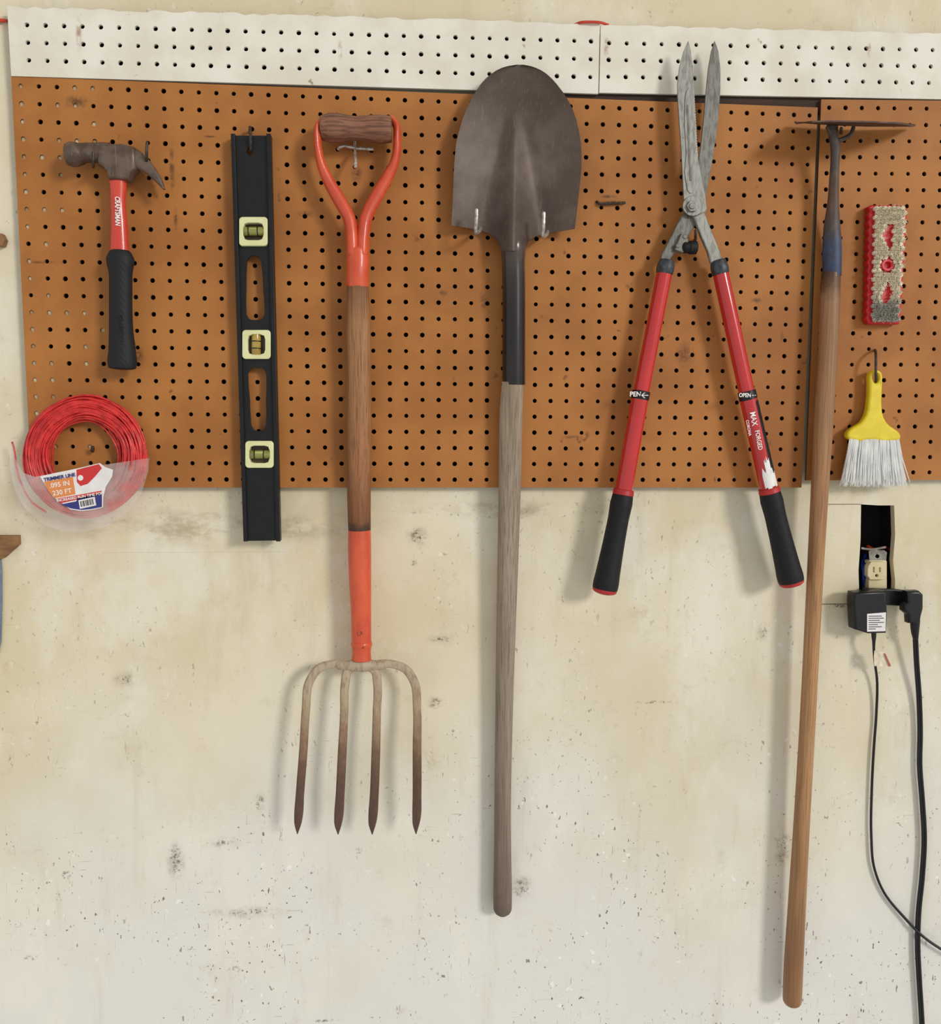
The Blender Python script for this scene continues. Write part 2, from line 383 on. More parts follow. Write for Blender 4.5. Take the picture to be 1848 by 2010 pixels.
hook([(183,286,-.004),(183,289,.004),(183,316,.010),(183,325,.028),(183,326,.044),(183,318,.050),(183,300,.051)], "small dark peg hook under the hammer head", m_wired)
hook([(288,318,-.004),(288,320,.006),(288,318,.03),(288,312,.046),(288,300,.05),(289,280,.05)], "small dark peg hook behind the hammer claw", m_wired)

# ------------------------------------------------------------ level
m_lvl = M("black_anodised_aluminium", (18,19,22), (12,12,14), rough=.45, ns=(60,60,60), spots=((130,130,130),150,.77), spec=.35)
m_cream = M("pale_yellow_plastic", (228,226,172), (218,216,158), rough=.35)
m_vback = M("vial_recess_brown", (84,62,36), (60,44,24), rough=.4)
m_vgreen = M("green_vial_fluid", (142,140,66), (118,112,48), rough=.1, coat=.6)
m_vamber = M("amber_vial_fluid", (186,156,66), (150,122,44), rough=.1, coat=.6)
m_bub = M("vial_bubble", (178,184,110), (164,170,96), rough=.1)
L = lambda y: 453+(y-262)*25/802
Rr = lambda y: 531+(y-264)*19/798
lv = root("spirit_level", 491, 290, .012, "long black metal spirit level with three pale vials", "spirit level")
mx = lambda y: (L(y)+Rr(y))/2
def sl(y0, y1, wt, wm, wb):
    ys = [y0+12, y0+(y1-y0)*.3, (y0+y1)/2, y0+(y1-y0)*.7, y1-12]; ws = [wt, (wt+wm)/2+.6, wm, (wb+wm)/2+.6, wb]
    Rt = [(mx(y)+w, y) for y, w in zip(ys, ws)]; Lt = [(mx(y)-w, y) for y, w in zip(ys, ws)][::-1]
    top = [(mx(y0)-wt+4,y0+3),(mx(y0)-wt+10,y0),(mx(y0)+wt-10,y0),(mx(y0)+wt-4,y0+3)]
    bot = [(mx(y1)+wb-4,y1-3),(mx(y1)+wb-10,y1),(mx(y1)-wb+10,y1),(mx(y1)-wb+4,y1-3)]
    return top+Rt+bot+Lt
vw = lambda yc: rrect(mx(yc)-22, yc-21, mx(yc)+22, yc+21, 6)
keyh = [(491,281),(497,300),(491,306),(484,300)]
web = g_plate([(L(266)+3,266),(Rr(266)-3,266),(Rr(1060)-3,1061),(L(1060)+3,1062)], .016, .004,
              holes=[sl(502,628,14,16.5,18), sl(722,846,18,16,14.5), vw(454), vw(676), vw(892), keyh], bevel=.0003)
def rail(x0, x1):
    return g_plate([(x0(262),262),(x1(262),262),(x1(1063),1063),(x0(1063),1063)], .0215, .020, bevel=.0008)
mk("frame", [web, rail(lambda y: L(y), lambda y: L(y)+8), rail(lambda y: Rr(y)-8, lambda y: Rr(y))], m_lvl, lv, ang=30)
for yc, horiz, mv_ in ((454,True,m_vgreen),(676,False,m_vamber),(892,True,m_vgreen)):
    x = mx(yc); hh = 28.5 if yc < 800 else 26.5
    inner = [(x-20,yc-7),(x-17,yc-15),(x-10,yc-17),(x+10,yc-17),(x+17,yc-15),(x+20,yc-7),(x+20,yc+7),(x+17,yc+15),(x+10,yc+17),(x-10,yc+17),(x-17,yc+15),(x-20,yc+7)]
    if not horiz: inner = [(x-(yy-yc), yc+(xx-x)) for xx, yy in inner]
    vf = mk("vial_frame", [g_plate(rrect(x-28,yc-hh,x+28,yc+hh,7), .0225, .019, holes=[inner], bevel=.0012)], m_cream, lv)
    mk("vial_backing", [g_plate(rrect(x-21,yc-20,x+21,yc+20,3), .008, .004)], m_vback, vf)
    if horiz:
        mk("vial", [g_tube([(x-20,yc,.015,8.5),(x+20,yc,.015,8.5)], sub=1)], mv_, vf)
        mk("bubble", [g_tube([(x-7,yc-2,.0175,5),(x+7,yc-2,.0175,5)], sub=1, round0=1, round1=1)], m_bub, vf)
        mk("vial_marks", [g_tube([(x+k-1,yc,.015,8.9),(x+k+1,yc,.015,8.9)], sub=1, round0=0, round1=0) for k in (-9,9)], m_blackplastic, vf)
    else:
        mk("vial", [g_tube([(x,yc-20,.015,9),(x,yc+20,.015,9)], sub=1)], mv_, vf)
        mk("bubble", [g_tube([(x-1,yc-14,.0175,5),(x-1,yc-4,.0175,5)], sub=1, round0=1, round1=1)], m_bub, vf)
        mk("vial_marks", [g_tube([(x,yc+k-1,.015,9.4),(x,yc+k+1,.015,9.4)], sub=1, round0=0, round1=0) for k in (-6,8)], m_blackplastic, vf)
hook([(491,262,-.004),(491,256,.006),(491,250,.016),(492,262,.024),(492,285,.022),(492,294,.018)], "dark peg hook through the hole of the level", m_wired, 3)

# ------------------------------------------------------------ fork
m_orange = M("orange_red_paint", (218,88,48), (202,72,40), rough=.4, ns=(40,40,20), coat=.2, spots=((120,56,36),70,.68))
m_gripw = M("reddish_brown_wood", (146,98,72), (100,62,44), rough=.65, ns=(10,260,260), bump=.3, bs=(20,400,400))
m_shaftw = M("brown_ash_wood", (158,108,70), None, rough=.6, bump=.2, bs=(600,600,15), gx=705, gn=.05, grain=((92,58,36),.7,14), spec=.35,
             grad=[(560,(138,92,60)),(640,(176,126,82)),(900,(164,112,72)),(1018,(136,85,52)),(1030,(70,48,34)),(1042,(52,36,27))])
m_tine = M("weathered_tine_steel", (150,130,108), (112,86,64), rough=.6, metal=.1, ns=(180,180,60), det=10, bump=.1, gx=700, gn=.25, amt=.4, lo=.45, hi=.66,
           grad=[(1295,(184,166,140)),(1370,(174,152,122)),(1420,(150,122,94)),(1470,(112,82,62)),(1520,(94,66,52)),(1640,(84,59,50))])
fk = root("garden_fork", 697, 255, .03, "four-tined garden fork with orange D-handle and brown wooden shaft", "garden fork")
D = .034
mk("hand_grip", [g_tube([(630,251,D,22),(633,251,D,23.5),(700,252,D,22.5),(764,254,D,25),(768,254,D,24)], seg=28, round0=.1, round1=.1)], m_gripw, fk)
yl = g_tube([(636,235,D,6,12),(626,246,D,7,16),(624,275,D,8,18),(629,315,D,9,15),(645,355,D,11.5,12),(668,395,D,13,12),(686,430,D,12.5,14),(692,470,D,13,17),(693,500,D,13,18)], seg=20, sub=5, round0=.4)
yr = g_tube([(768,233,D,6,12),(777,244,D,7,16),(780,275,D,8,18),(776,315,D,9,15),(760,350,D,11.5,12),(738,388,D,13,12),(719,428,D,12.5,14),(713,470,D,13,17),(712,500,D,13,18)], seg=20, sub=5, round0=.4)
sk = g_tube([(703,492,D,21,19),(703,510,D,22.5,20),(702,540,D,22,21),(702,562,D-.002,22,21)], seg=26, round0=.5, round1=0)
mk("yoke_handle", [yl, yr, sk], m_orange, fk)
D2 = .02
mk("shaft", [g_tube([(702,560,D-.002,21),(703,600,D-.003,22.5),(704,700,D-.006,23.5),(705,850,D-.01,24),(705,980,D2,23),(706,1042,D2,22)], seg=28, round0=0, round1=0)], m_shaftw, fk)
mk("socket", [g_tube([(706,1040,D2,22),(706,1060,D2,22.5),(707,1130,D2,22),(709,1200,D2,20),(710,1262,D2,19)], seg=28, round0=.1, round1=0),
              g_tube([(710,1258,D2,19),(710,1261,D2,20.5),(710,1267,D2,20.5),(710,1270,D2,19.3),(710,1294,D2,19.3)], seg=28, sub=3, round0=.1, round1=.2)], m_orange, fk)
D3 = .022
mk("tine_head", [g_tube([(664,1305,D3,9),(690,1306,D3,11,10),(710,1305,D3,14,13),(730,1306,D3,11,10),(756,1305,D3,9)], seg=16, sub=4)], m_tine, fk)
def mt(path, w):
    return [(x,y,D3+dd,rr*w,rr*w*.62) for x,y,dd,rr in path]
T_ = [[(700,1306,0,1),(655,1303,0,.95),(625,1313,0,1.),(607,1340,.003,1.),(601,1390,.008,.95),(596,1470,.014,.95),(589,1560,.014,.95),(586,1605,.012,.95),(585,1616,.012,.8),(584,1637,.011,.1)],
      [(695,1308,0,1),(683,1317,0,1.05),(678,1340,.003,1),(676,1400,.008,.95),(672,1480,.013,1),(668,1560,.014,1),(665,1605,.012,1),(664,1617,.012,.85),(664,1638,.011,.1)],
      [(725,1308,0,1),(737,1317,0,1.05),(741,1340,.003,1),(740,1400,.008,.95),(738,1480,.013,1),(735,1560,.014,1),(732,1605,.012,1),(731,1617,.012,.85),(731,1638,.011,.1)],
      [(720,1306,0,1),(768,1303,0,.95),(796,1313,0,1.),(814,1340,.003,1.),(819,1390,.008,.95),(819,1470,.014,1),(819,1560,.014,1),(818,1605,.012,.95),(817,1616,.012,.8),(817,1637,.011,.1)]]
for t in T_: mk("tine", [g_tube(mt(t, 8.7), seg=8, sub=5, round0=.6, round1=.3)], m_tine, fk, ang=30)
o = mk("peg_hook", [g_tube([(697,272,-.004,3),(697,276,.006,3),(697,292,.012,3),(697,305,.030,3),(698,316,.040,3.4),(698,328,.044,3.6)], seg=10, sub=5),
                g_tube([(664,293,.010,3.2),(667,289,.012,3.2),(700,291,.013,3.2),(733,293,.013,3.2)], seg=10, sub=3)], m_wire)
tag(o, "steel cross-shaped peg hook under the fork grip", "hook", HG)

# ------------------------------------------------------------ shovel
m_blade = M("patinated_blade_steel", (92,78,70), (70,56,46), rough=.5, metal=.15, ns=(24,24,24), det=14, bump=.12, bs=(260,260,260), gx=1010, gn=.25, amt=.6, spec=.35, scratch=((126,108,94),.35),
            grad=[(128,(84,70,58)),(230,(93,79,68)),(330,(108,93,83)),(460,(90,76,67))])
m_sock = M("shovel_socket_steel", (90,76,70), (50,42,38), rough=.28, metal=.1, ns=(40,40,30), gx=1008, gn=.1, amt=.3, coat=.2, spec=.4,
           grad=[(455,(92,78,69)),(500,(80,69,62)),(550,(48,43,41)),(620,(24,22,22)),(757,(20,19,19))])
m_greyw = M("grey_weathered_wood", (158,140,128), None, rough=.8, bump=.35, bs=(600,600,12), gx=990, gn=.08, grain=((104,88,74),.7,10), spec=.3,
            grad=[(757,(178,160,136)),(950,(166,150,130)),(1200,(158,142,125)),(1500,(150,135,119)),(1740,(130,115,101)),(1800,(104,92,82))])
sh = root("shovel", 1008, 455, .03, "round-point shovel with dark steel blade and grey weathered wooden handle", "shovel")
tab = [(127,1014,1028),(129,1000,1040),(132,988,1050),(138,975,1063),(148,960,1078),(162,946,1091),(180,934,1105),(205,920,1121),(240,906,1134),(280,896,1141),(320,892,1143),(370,890,1138),(415,888,1133),(449,886,1129)]
ty = [t[0] for t in tab]
def xlr(y): return np.interp(y, ty, [t[1] for t in tab]), np.interp(y, ty, [t[2] for t in tab])
ub = [-1,-.75,-.5,-.36,-.26,-.19,.19,.26,.36,.5,.75,1]; yb = [443,447,453,460,472,492,492,472,464,459,454,449]
rows_ = [127,128,130,133,138,145,154,165,180,196,214,234,256,280,305,330,355,380,405,425]
NU = 90
def bd(u, x, y):
    k = min(max((y-225)/240, 0), 1); off = x-(1012-(y-128)*.015)
    edge = .020*u*u*min(1,.25+(y-127)/180)
    wd = 9+24*k
    ridge = .036*(k**1.2)*math.exp(-abs(off/wd)**1.6)
    trough = -.007*k*math.exp(-((abs(off)-wd*1.9)/(wd*.8))**2)
    return .014+edge*(1-.35*k)+ridge+trough + .012*math.exp(-((y-127)/60)**2)
fr = []; bk = []
allr = [(y,0) for y in rows_]+[(425,t/7) for t in range(1,8)]
for y0, t in allr:
    for i in range(NU+1):
        u = -1+2*i/NU; y = y0+(np.interp(u, ub, yb)-425)*t if t else y0
        xl, xr = xlr(min(y,449)); 
        xx = (xl+xr)/2+u*(xr-xl)/2
        dd = bd(u, xx, y)
        fr.append(tuple(W(xx,y,dd))); w = W(xx,y,dd); bk.append((w.x,w.y+.0018,w.z))
nr = len(allr); n1 = NU+1; V = fr+bk; Fc = []
o = len(fr)
for j in range(nr-1):
    for i in range(NU):
        a = j*n1+i; Fc.append((a,a+1,a+1+n1,a+n1)); Fc.append((o+a,o+a+n1,o+a+1+n1,o+a+1))
for i in range(NU):
    Fc.append((i+1,i,o+i,o+i+1)); a = (nr-1)*n1+i; Fc.append((a,a+1,o+a+1,o+a))
for j in range(nr-1):
    a = j*n1; Fc.append((a,a+n1,o+a+n1,o+a)); a = j*n1+NU; Fc.append((a+n1,a,o+a,o+a+n1))
mk("blade", [(V,Fc)], m_blade, sh, ang=60)
mk("socket", [g_tube([(1009,450,.020,14,16),(1008,468,.024,24,23),(1008,486,.026,24.5,26),(1008,510,.026,23,23.5),(1009,560,.025,22.5),(1009,650,.024,22.5),(1009,755,.022,22.5)], seg=32, round0=.2, round1=.03)], m_sock, sh)
mk("wooden_handle", [g_tube([(1007,750,.022,21.5),(1004,800,.020,22.5),(1002,900,.017,22.5),(1000,1000,.014,21.5),(996,1150,.010,20),(992,1300,.007,18.5),(989,1450,.005,17),(987,1600,.004,16.5),(987,1700,.003,17.5),(987,1750,.003,18.5),(987,1782,.003,18)], seg=28, round0=0, round1=.9)], m_greyw, sh)
for x, y in ((935,452),(1067,458)):
    hook([(x+8,y-8,-.004),(x+8,y-4,.01),(x+6,y+2,.03),(x-1,y+3,.050),(x,y-10,.055),(x+1,y-40,.055)], "silver peg hook holding the shovel shoulder", m_wire, 3.8)
hook([(1172,396,.001),(1176,399,.004),(1200,399,.005),(1227,398,.004)], "dark empty peg hook lying flat on the board", m_wired, 2.6)

# ------------------------------------------------------------ shears
m_shst = M("mottled_grey_steel", (150,149,140), (110,106,97), rough=.38, metal=.35, ns=(220,220,60), det=12, lo=.42, hi=.64, amt=.7, bump=.06, spots=((98,84,68),120,.68), scratch=((88,82,74),.6))
m_shst2 = M("dark_grey_steel", (120,118,110), (84,80,72), rough=.4, metal=.3, ns=(220,220,60), det=12, lo=.42, hi=.64, amt=.7, bump=.06, spots=((92,76,60),120,.67), scratch=((66,60,54),.6))
m_redt = M("glossy_red_tube", (200,32,30), (188,26,26), rough=.22, ns=(20,20,10), coat=.6)
m_redcap = M("red_rubber_cap", (186,40,40), (172,34,34), rough=.5)
m_ferr = M("grey_ferrule", (78,84,88), (50,52,54), rough=.45, metal=.3, ns=(150,150,150))
ss = root("hedge_shears", 1362, 405, .03, "hedge shears with grey steel blades, red tube handles, black grips", "shears")
rr_out = [(1404,80),(1411,100),(1415,135),(1415,175),(1411,230),(1404,285),(1396,335),(1387,380),(1378,418)]
rr_in = [(1348,432),(1356,390),(1366,345),(1375,295),(1381,240),(1386,185),(1391,135),(1397,100)]
mk("blade", [g_plate(rr_out+rr_in, .027, .0032, bevel=.0006), g_plate([(1350,405),(1376,420),(1366,442),(1347,470),(1340,492),(1325,496),(1316,512),(1297,512),(1300,497),(1313,474),(1330,440)], .0275, .006, bevel=.0015),
             g_plate([(1338,458),(1352,468),(1352,492),(1340,496),(1325,490)], .034, .010, bevel=.0015)], m_shst2, ss)
ll_out = [(1344,402),(1341,350),(1338,290),(1334,235),(1331,190),(1331,160),(1335,130),(1343,100),(1352,80)]
ll_in = [(1357,100),(1360,124)]
for k in range(34):
    t = k/34; x = 1360+(1370-1360)*t; y = 128+177*t
    ll_in += [(x,y),(x+1.4,y+2.6)]
ll_in += [(1371,312),(1377,345),(1385,385),(1388,410),(1378,428),(1356,424)]
mk("blade", [g_plate(ll_out+ll_in, .032, .0035, bevel=.0003),
             g_plate([(1345,200),(1348,180),(1352,172),(1356,184),(1358,215),(1362,300),(1366,350),(1364,372),(1356,380),(1350,372),(1348,300)], .0333, .0016, bevel=.0005, smooth=2),
             g_plate([(1362,425),(1384,415),(1392,438),(1402,462),(1415,495),(1421,514),(1396,516),(1390,494),(1376,462)], .034, .008, bevel=.002)], m_shst, ss)
mk("blade_groove", [g_plate(rrect(1351.5,205,1355,355,1.7,ang=-2.5), .0339, .0005)], m_shst2, ss)
mk("pivot_bolt", [g_plate(circ(1361,404,20,32), .0355, .003, bevel=.0008), g_plate(circ(1361,404,12,6), .040, .0045, bevel=.0008), g_plate(circ(1360,404,6), .042, .003, bevel=.0008)], m_shst, ss)
mk("bumper", [g_tube([(1344,486,.030,11),(1352,486,.030,11),(1354,486,.030,13),(1366,486,.030,13)], sub=1, round1=.3), ], m_blackrub, ss)
for x, y in ((1346,464),(1332,482)): mk("bracket_bolt", [g_plate(circ(x,y,4.6), .0355, .003, bevel=.0008)], m_shst2, ss)
def handle(top, mid, bot, gend):
    d0, d1, d2 = .030, .029, .028
    hm = mk("handle", [g_tube([(*top,d0,15.5),((top[0]+mid[0])/2,(top[1]+mid[1])/2,d0,15.5),(*mid,d1,15.5)], seg=28, sub=2, round0=.1, round1=.1),
                       g_tube([(*mid,d1,17),((bot[0]+mid[0])/2,(bot[1]+mid[1])/2,d1,17),(*bot,d2,17)], seg=28, sub=2, round0=.1, round1=0)], m_redt, ss)
    a = np.array(bot, float); b = np.array(gend, float); dv = (b-a)/np.linalg.norm(b-a)
    pt = lambda t: a+(b-a)*t
    G = [(*pt(.0),d2,19),(*pt(.03),d2,20.5),(*pt(.25),d2,20.5),(*pt(.5),d2,21.5),(*pt(.8),d2,24),(*pt(.93),d2,25),(*pt(.95),d2,24.5)]
    mk("grip", [g_tube(G, seg=28, sub=3, round0=.1, round1=.05)], m_blackrub, hm)
    mk("grip_ring", [g_tube([(*(a-dv*6),d2,20),(*(a+dv*3),d2,21)], seg=28, sub=1, round0=.2, round1=.1)], m_redcap, hm)
    mk("end_cap", [g_tube([(*pt(.94),d2,24),(*pt(.965),d2,24)], seg=28, sub=1, round0=0, round1=.35)], m_redcap, hm)
    t = np.array(top, float); m_ = np.array(mid, float); dt = (m_-t)/np.linalg.norm(m_-t)
    mk("ferrule", [g_tube([(*(t-dt*24),d0,14),(*(t-dt*14),d0,17),(*(t-dt*2),d0,17),(*(t+dt*3),d0,16)], seg=24, sub=2, round0=.15, round1=.1)], m_ferr, hm)
    mk("locking_band", [g_tube([(*(m_-dt*8),d1,17.6),(*(m_+dt*8),d1,17.6)], seg=28, sub=1, round0=.1, round1=.1)], m_blackplastic, hm)
    return hm, dt
hl, dl = handle((1305,535), (1258,776), (1224,968), (1186,1166))
hr_, dr_ = handle((1415,535), (1468,776), (1511,964), (1556,1150))
rr = 17.6*.00075
mk("lettering", [g_text("PEN", 1248, 774, 13, 0, .029+rr*1.0, bold=.3), g_tube([(1260,776,.0435,.9),(1273,776,.041,.9)], seg=6, sub=1), g_tube([(1266,771,.0425,.9),(1260,776,.0435,.9)], seg=6, sub=1), g_tube([(1266,781,.0425,.9),(1260,776,.0435,.9)], seg=6, sub=1)], m_whiteprint, hl)
mk("lettering", [g_text("OPEN", 1463, 776, 11, 0, .029+rr*1.06, xs=.85, bold=.3), g_tube([(1477,776,.0432,.9),(1484,776,.040,.9)], seg=6, sub=1)], m_whiteprint, hr_)
def wrapstrip(p0, p1, r, a0, a1, d, n=12, m=8, jag=0):
    V = []; Fc = []
    p0 = np.array(p0,float); p1 = np.array(p1,float)
    for j in range(m+1):
        q = p0+(p1-p0)*j/m
        w = np.array(W(q[0],q[1],d)); s = S(q[0],q[1],d)*r
        w0 = np.array(W(p0[0],p0[1],d)); w1 = np.array(W(p1[0],p1[1],d)); T = (w1-w0)/np.linalg.norm(w1-w0)
        side = np.cross(T, [0,-1,0]); side /= np.linalg.norm(side)
        if side[0] < 0: side = -side
        for i in range(n+1):
            a = math.radians(a0+(a1-a0)*i/n); ex = T*(random.uniform(-jag,jag)*s if j in (0,m) else 0)
            V.append(tuple(w+side*math.sin(a)*s+np.array([0,-1,0])*math.cos(a)*s+ex))
    for j in range(m):
        for i in range(n): k = j*(n+1)+i; Fc.append((k,k+1,k+n+2,k+n+1))
    return V, Fc
P = lambda t: (1468+(1511-1468)*t, 776+(964-776)*t)
mk("handle_label", [wrapstrip(P(.07), P(.9), 17.5, 22, 88, .0287, jag=.15)], m_blackplastic, hr_, recalc=False)
mk("torn_label", [wrapstrip(P(.80), P(.97), 17.7, -42, 55, .0287, jag=.9), wrapstrip(P(.68), P(.82), 17.7, -15, 22, .0287, jag=.6)], m_whiteprint, hr_, recalc=False)
ta = math.degrees(math.atan2(-(964-776), 1511-1468))
mk("label_lettering", [g_text("MAX", 1480, 822, 16, ta, .0305+rr, xs=.8, bold=.2, wrap=rr*1.3), g_text("FORGED", 1490, 864, 13, ta, .0303+rr, xs=.78, bold=.15, wrap=rr*1.3), g_text("CORONA", 1470, 840, 8, ta, .0296+rr*.9, bold=.1, xs=.9)], m_whiteprint, hr_)
hook([(1366,470,-.004),(1366,470,.01),(1366,466,.03),(1366,460,.042),(1366,452,.044)], "dark peg hook under the shears crossing", m_wired, 2.6)

# ------------------------------------------------------------ hoe
m_hoeb = M("rusty_hoe_blade", (96,72,58), (66,48,40), rough=.6, metal=.2, ns=(60,60,60), bump=.2)
m_hoes = M("hoe_socket_paint", (80,64,56), (62,46,36), rough=.55, metal=.1, ns=(110,110,60), det=10, gx=1635, gn=.2, amt=.55,
           grad=[(250,(92,76,66)),(330,(82,74,70)),(400,(110,82,62)),(455,(84,76,74)),(490,(58,78,108)),(542,(50,68,100))])
m_hoew = M("varnished_hoe_wood", (178,126,76), None, rough=.45, bump=.15, bs=(600,600,12), gx=1600, gn=.03, coat=.15, grain=((120,80,48),.65,9), spec=.35,
           grad=[(540,(56,40,30)),(562,(92,64,44)),(590,(160,120,84)),(900,(176,130,86)),(1300,(184,138,92)),(1700,(176,132,88)),(1860,(148,106,70)),(1975,(164,122,82))])
he = root("garden_hoe", 1640, 250, .04, "garden hoe with rusty blade, dark socket and long brown wooden handle", "hoe")
def quadplate(P, th):
    V = [tuple(W(*q)) for q in P]; V += [(x,y,z-th) for x,y,z in V]; n = len(P)
    return V, [tuple(range(n)), tuple(range(2*n-1,n-1,-1))]+[(i,(i+1)%n,(i+1)%n+n,i+n) for i in range(n)]
mk("hoe_blade", [quadplate([(1560,238,.012),(1600,241,.012),(1645,244,.012),(1700,246,.012),(1798,244,.012),(1794,246,.03),(1770,240,.085),(1700,237,.088),(1645,236,.088),(1595,237,.085),(1564,241,.03)], .0022)], m_hoeb, he, ang=20)
mk("neck", [g_tube([(1636,247,.046,10,8),(1636,258,.045,9),(1637,270,.044,8.5),(1640,285,.041,9),(1640,310,.038,8.5),(1638,350,.034,9),(1636,400,.031,11),(1634,440,.028,15),(1634,475,.026,17.5),(1634,542,.025,17.5)], seg=24, sub=4, round0=.2, round1=.05),
            g_tube([(1676,250,.046,4),(1672,262,.046,4),(1658,272,.045,4.5),(1643,277,.043,5)], seg=10),
            g_tube([(1626,249,.046,5),(1632,262,.046,5),(1637,272,.044,5)], seg=10)], m_hoes, he)
mk("wooden_handle", [g_tube([(1632,536,.025,17.8),(1631,560,.025,18.5),(1626,700,.026,18.5),(1618,820,.026,18.5),(1610,960,.026,16.8),(1598,1180,.023,15.2),(1587,1400,.020,15),(1573,1640,.017,15.5),(1565,1780,.015,17),(1557,1930,.013,18.3),(1556,1962,.013,18)], seg=28, round0=.1, round1=.8)], m_hoew, he)
hook([(1652,262,-.004),(1652,258,.02),(1652,256,.05),(1652,252,.06)], "dark peg hook under the hoe blade", m_wired, 3)

# ------------------------------------------------------------ scrub brush
m_redp = M("bright_red_plastic", (204,28,36), (188,22,30), rough=.35)
m_bris = M("cream_bristle", (246,238,216), (232,220,192), rough=.8, ns=(200,200,200), gx=1740, gn=.2, amt=.4,
           grad=[(400,(246,238,214)),(580,(248,240,220)),(606,(178,176,168)),(640,(194,192,184))])
sb = root("scrub_brush", 1742, 410, .02, "red plastic scrubbing brush with worn cream bristles", "brush")
out = []
for k in range(15):
    y = 406+k*15.6; x = 1708-(k/14)*5; out += [(x-2.5,y),(x+1,y+7.8)]
out = [(1712,402)]+out+[(1706,636)]
rgt = [(1767,636),(1770,620),(1776,520),(1782,420),(1781,407),(1776,402)]
mk("brush_block", [g_plate(out+rgt, .018, .016, bevel=.003)], m_redp, sb, ang=50)
Br = []
def cxr(y): return 1717-(y-404)/228*5, 1783-(y-404)/228*15
for r_ in range(26):
    y = 409+r_*8.7; xl, xr = cxr(y)
    for c_ in range(7):
        x = xl+5+(xr-xl-10)*(c_+(.25 if r_%2 else -.25)+.25)/6.5
        xc = 1749-(y-404)/228*8
        if any(((x-xc)/ww)**2+((y-yy)/hh)**2 < 1 for yy, hh, ww in ((463,25,11),(520,16,15),(576,20,11))): continue
        Br.append(g_plate(circ(x,y,4.8,7), .0235, .008))
        for q in range(30):
            a = random.uniform(0,6.283); rr_ = 4.6*math.sqrt(random.random()); fl = random.uniform(1.1,1.5)
            bx, by = x+rr_*math.cos(a), y+rr_*math.sin(a); ex, ey = x+rr_*fl*math.cos(a)+random.uniform(-3,3), y+rr_*fl*math.sin(a)+random.uniform(-3,3)
            dl_ = random.uniform(.0265,.0295)
            Br.append(strand([tuple(W(bx,by,.017)), tuple(W((bx+ex)/2,(by+ey)/2,.023)), tuple(W(ex,ey,dl_))], .0006))
o = mk("bristles", Br, m_bris, sb, smooth=False, recalc=True); o["kind"] = "stuff"
mk("hub", [g_plate(circ(1744,520,13), .023, .008, holes=[circ(1744,520,6)], bevel=.0015)], m_redp, sb)

# ------------------------------------------------------------ whisk brush
m_yel = M("yellow_plastic", (236,212,34), (226,198,24), rough=.4, coat=.1)
m_wb = M("white_bristle", (246,246,242), (232,232,228), rough=.6)
wb = root("whisk_broom", 1720, 735, .015, "small hand brush with yellow handle and white bristles", "brush")
yo = [(1711,730),(1716,727),(1727,727),(1733,732),(1734,745),(1733,775),(1733,800),(1737,820),(1748,835),(1763,845),(1769,852),(1769,862),(1764,865),(1715,863),(1668,862),(1664,857),(1665,849),(1674,840),(1692,829),(1701,815),(1706,790),(1708,755),(1708,738)]
mk("brush_handle", [g_plate(yo, .022, .014, holes=[circ(1721,742,5.5,16,10)], bevel=.004, smooth=2)], m_yel, wb, ang=60)
Br = []
for i in range(800):
    t = random.random(); dd = random.uniform(-.005,.006)
    x0 = 1669+96*t; x1 = 1655+124*t+random.gauss(0,3.5); y1 = 950+random.uniform(-8,7)-3*abs(t-.5)
    if random.random() < .05: x1 += random.uniform(-10,8)
    Br.append(strand([tuple(W(x0,858,.015+dd)), tuple(W(x0*.6+x1*.4-1,898,.015+dd*1.3)), tuple(W(x1,y1,.015+dd*2))], .0008))
o = mk("bristles", Br, m_wb, wb, smooth=False, recalc=False); o["kind"] = "stuff"
hook([(1719,688,-.004),(1719,688,.010),(1720,695,.020),(1720,725,.026),(1720,745,.022),(1720,750,.010)], "thin dark peg hook holding the hand brush", m_wired, 2.6)

# ------------------------------------------------------------ trimmer line
m_line = M("red_nylon_line", (222,52,46), (186,32,32), rough=.4, ns=(80,80,80), coat=.15)
tc = root("trimmer_line", 167, 830, .02, "coil of red trimmer line in a partly clear plastic package", "trimmer line")
Lp = []
for i in range(150):
    a = random.uniform(0,2*math.pi); q = math.sqrt(random.uniform(.25,1))
    rad = 94+25*q*math.cos(a); dd = .022+.013*q*math.sin(a)
    cx, cy = 167+random.gauss(0,2), 897+random.gauss(0,2); ec = random.uniform(-2.5,2.5); ph = random.uniform(0,6.28)
    A = []
    n = 72
    for k in range(n+1):
        th = 2*math.pi*k/n+ph; rk = rad+ec*math.cos(2*th)+1.2*math.sin(5*th+ph)
        w = W(cx+rk*math.cos(th), cy+rk*math.sin(th), dd+.0015*math.sin(3*th+a)); A.append([w.x,w.y,w.z,.00145,.00145])
    Lp.append(tube_w(np.array(A), 6, 0, 0))
mk("line_coil", Lp, m_line, tc, recalc=False, ang=80)
mk("line_end", [g_tube([(24,868,.01,2),(28,885,.012,2),(32,915,.014,2),(42,950,.016,2),(62,985,.018,2),(90,1005,.02,2)], seg=8)], m_line, tc)
s = NT("clear_plastic_film"); tr = s.n.new("ShaderNodeBsdfTransparent"); mx_ = s.n.new("ShaderNodeMixShader")
s.b.inputs["Base Color"].default_value = lin((226,214,206)); s.b.inputs["Roughness"].default_value = .2
nf = s.noise(sc=22, det=4)
f = s.rng(nf, .35, .75, .12, .34)
s.link(f, mx_.inputs[0]); s.link(tr.outputs[0], mx_.inputs[1]); s.link(s.b.outputs[0], mx_.inputs[2])
s.link(mx_.outputs[0], s.n["Material Output"].inputs[0]); s.bump(s.noise(sc=25, det=2), .5, .004)
m_film = s.m
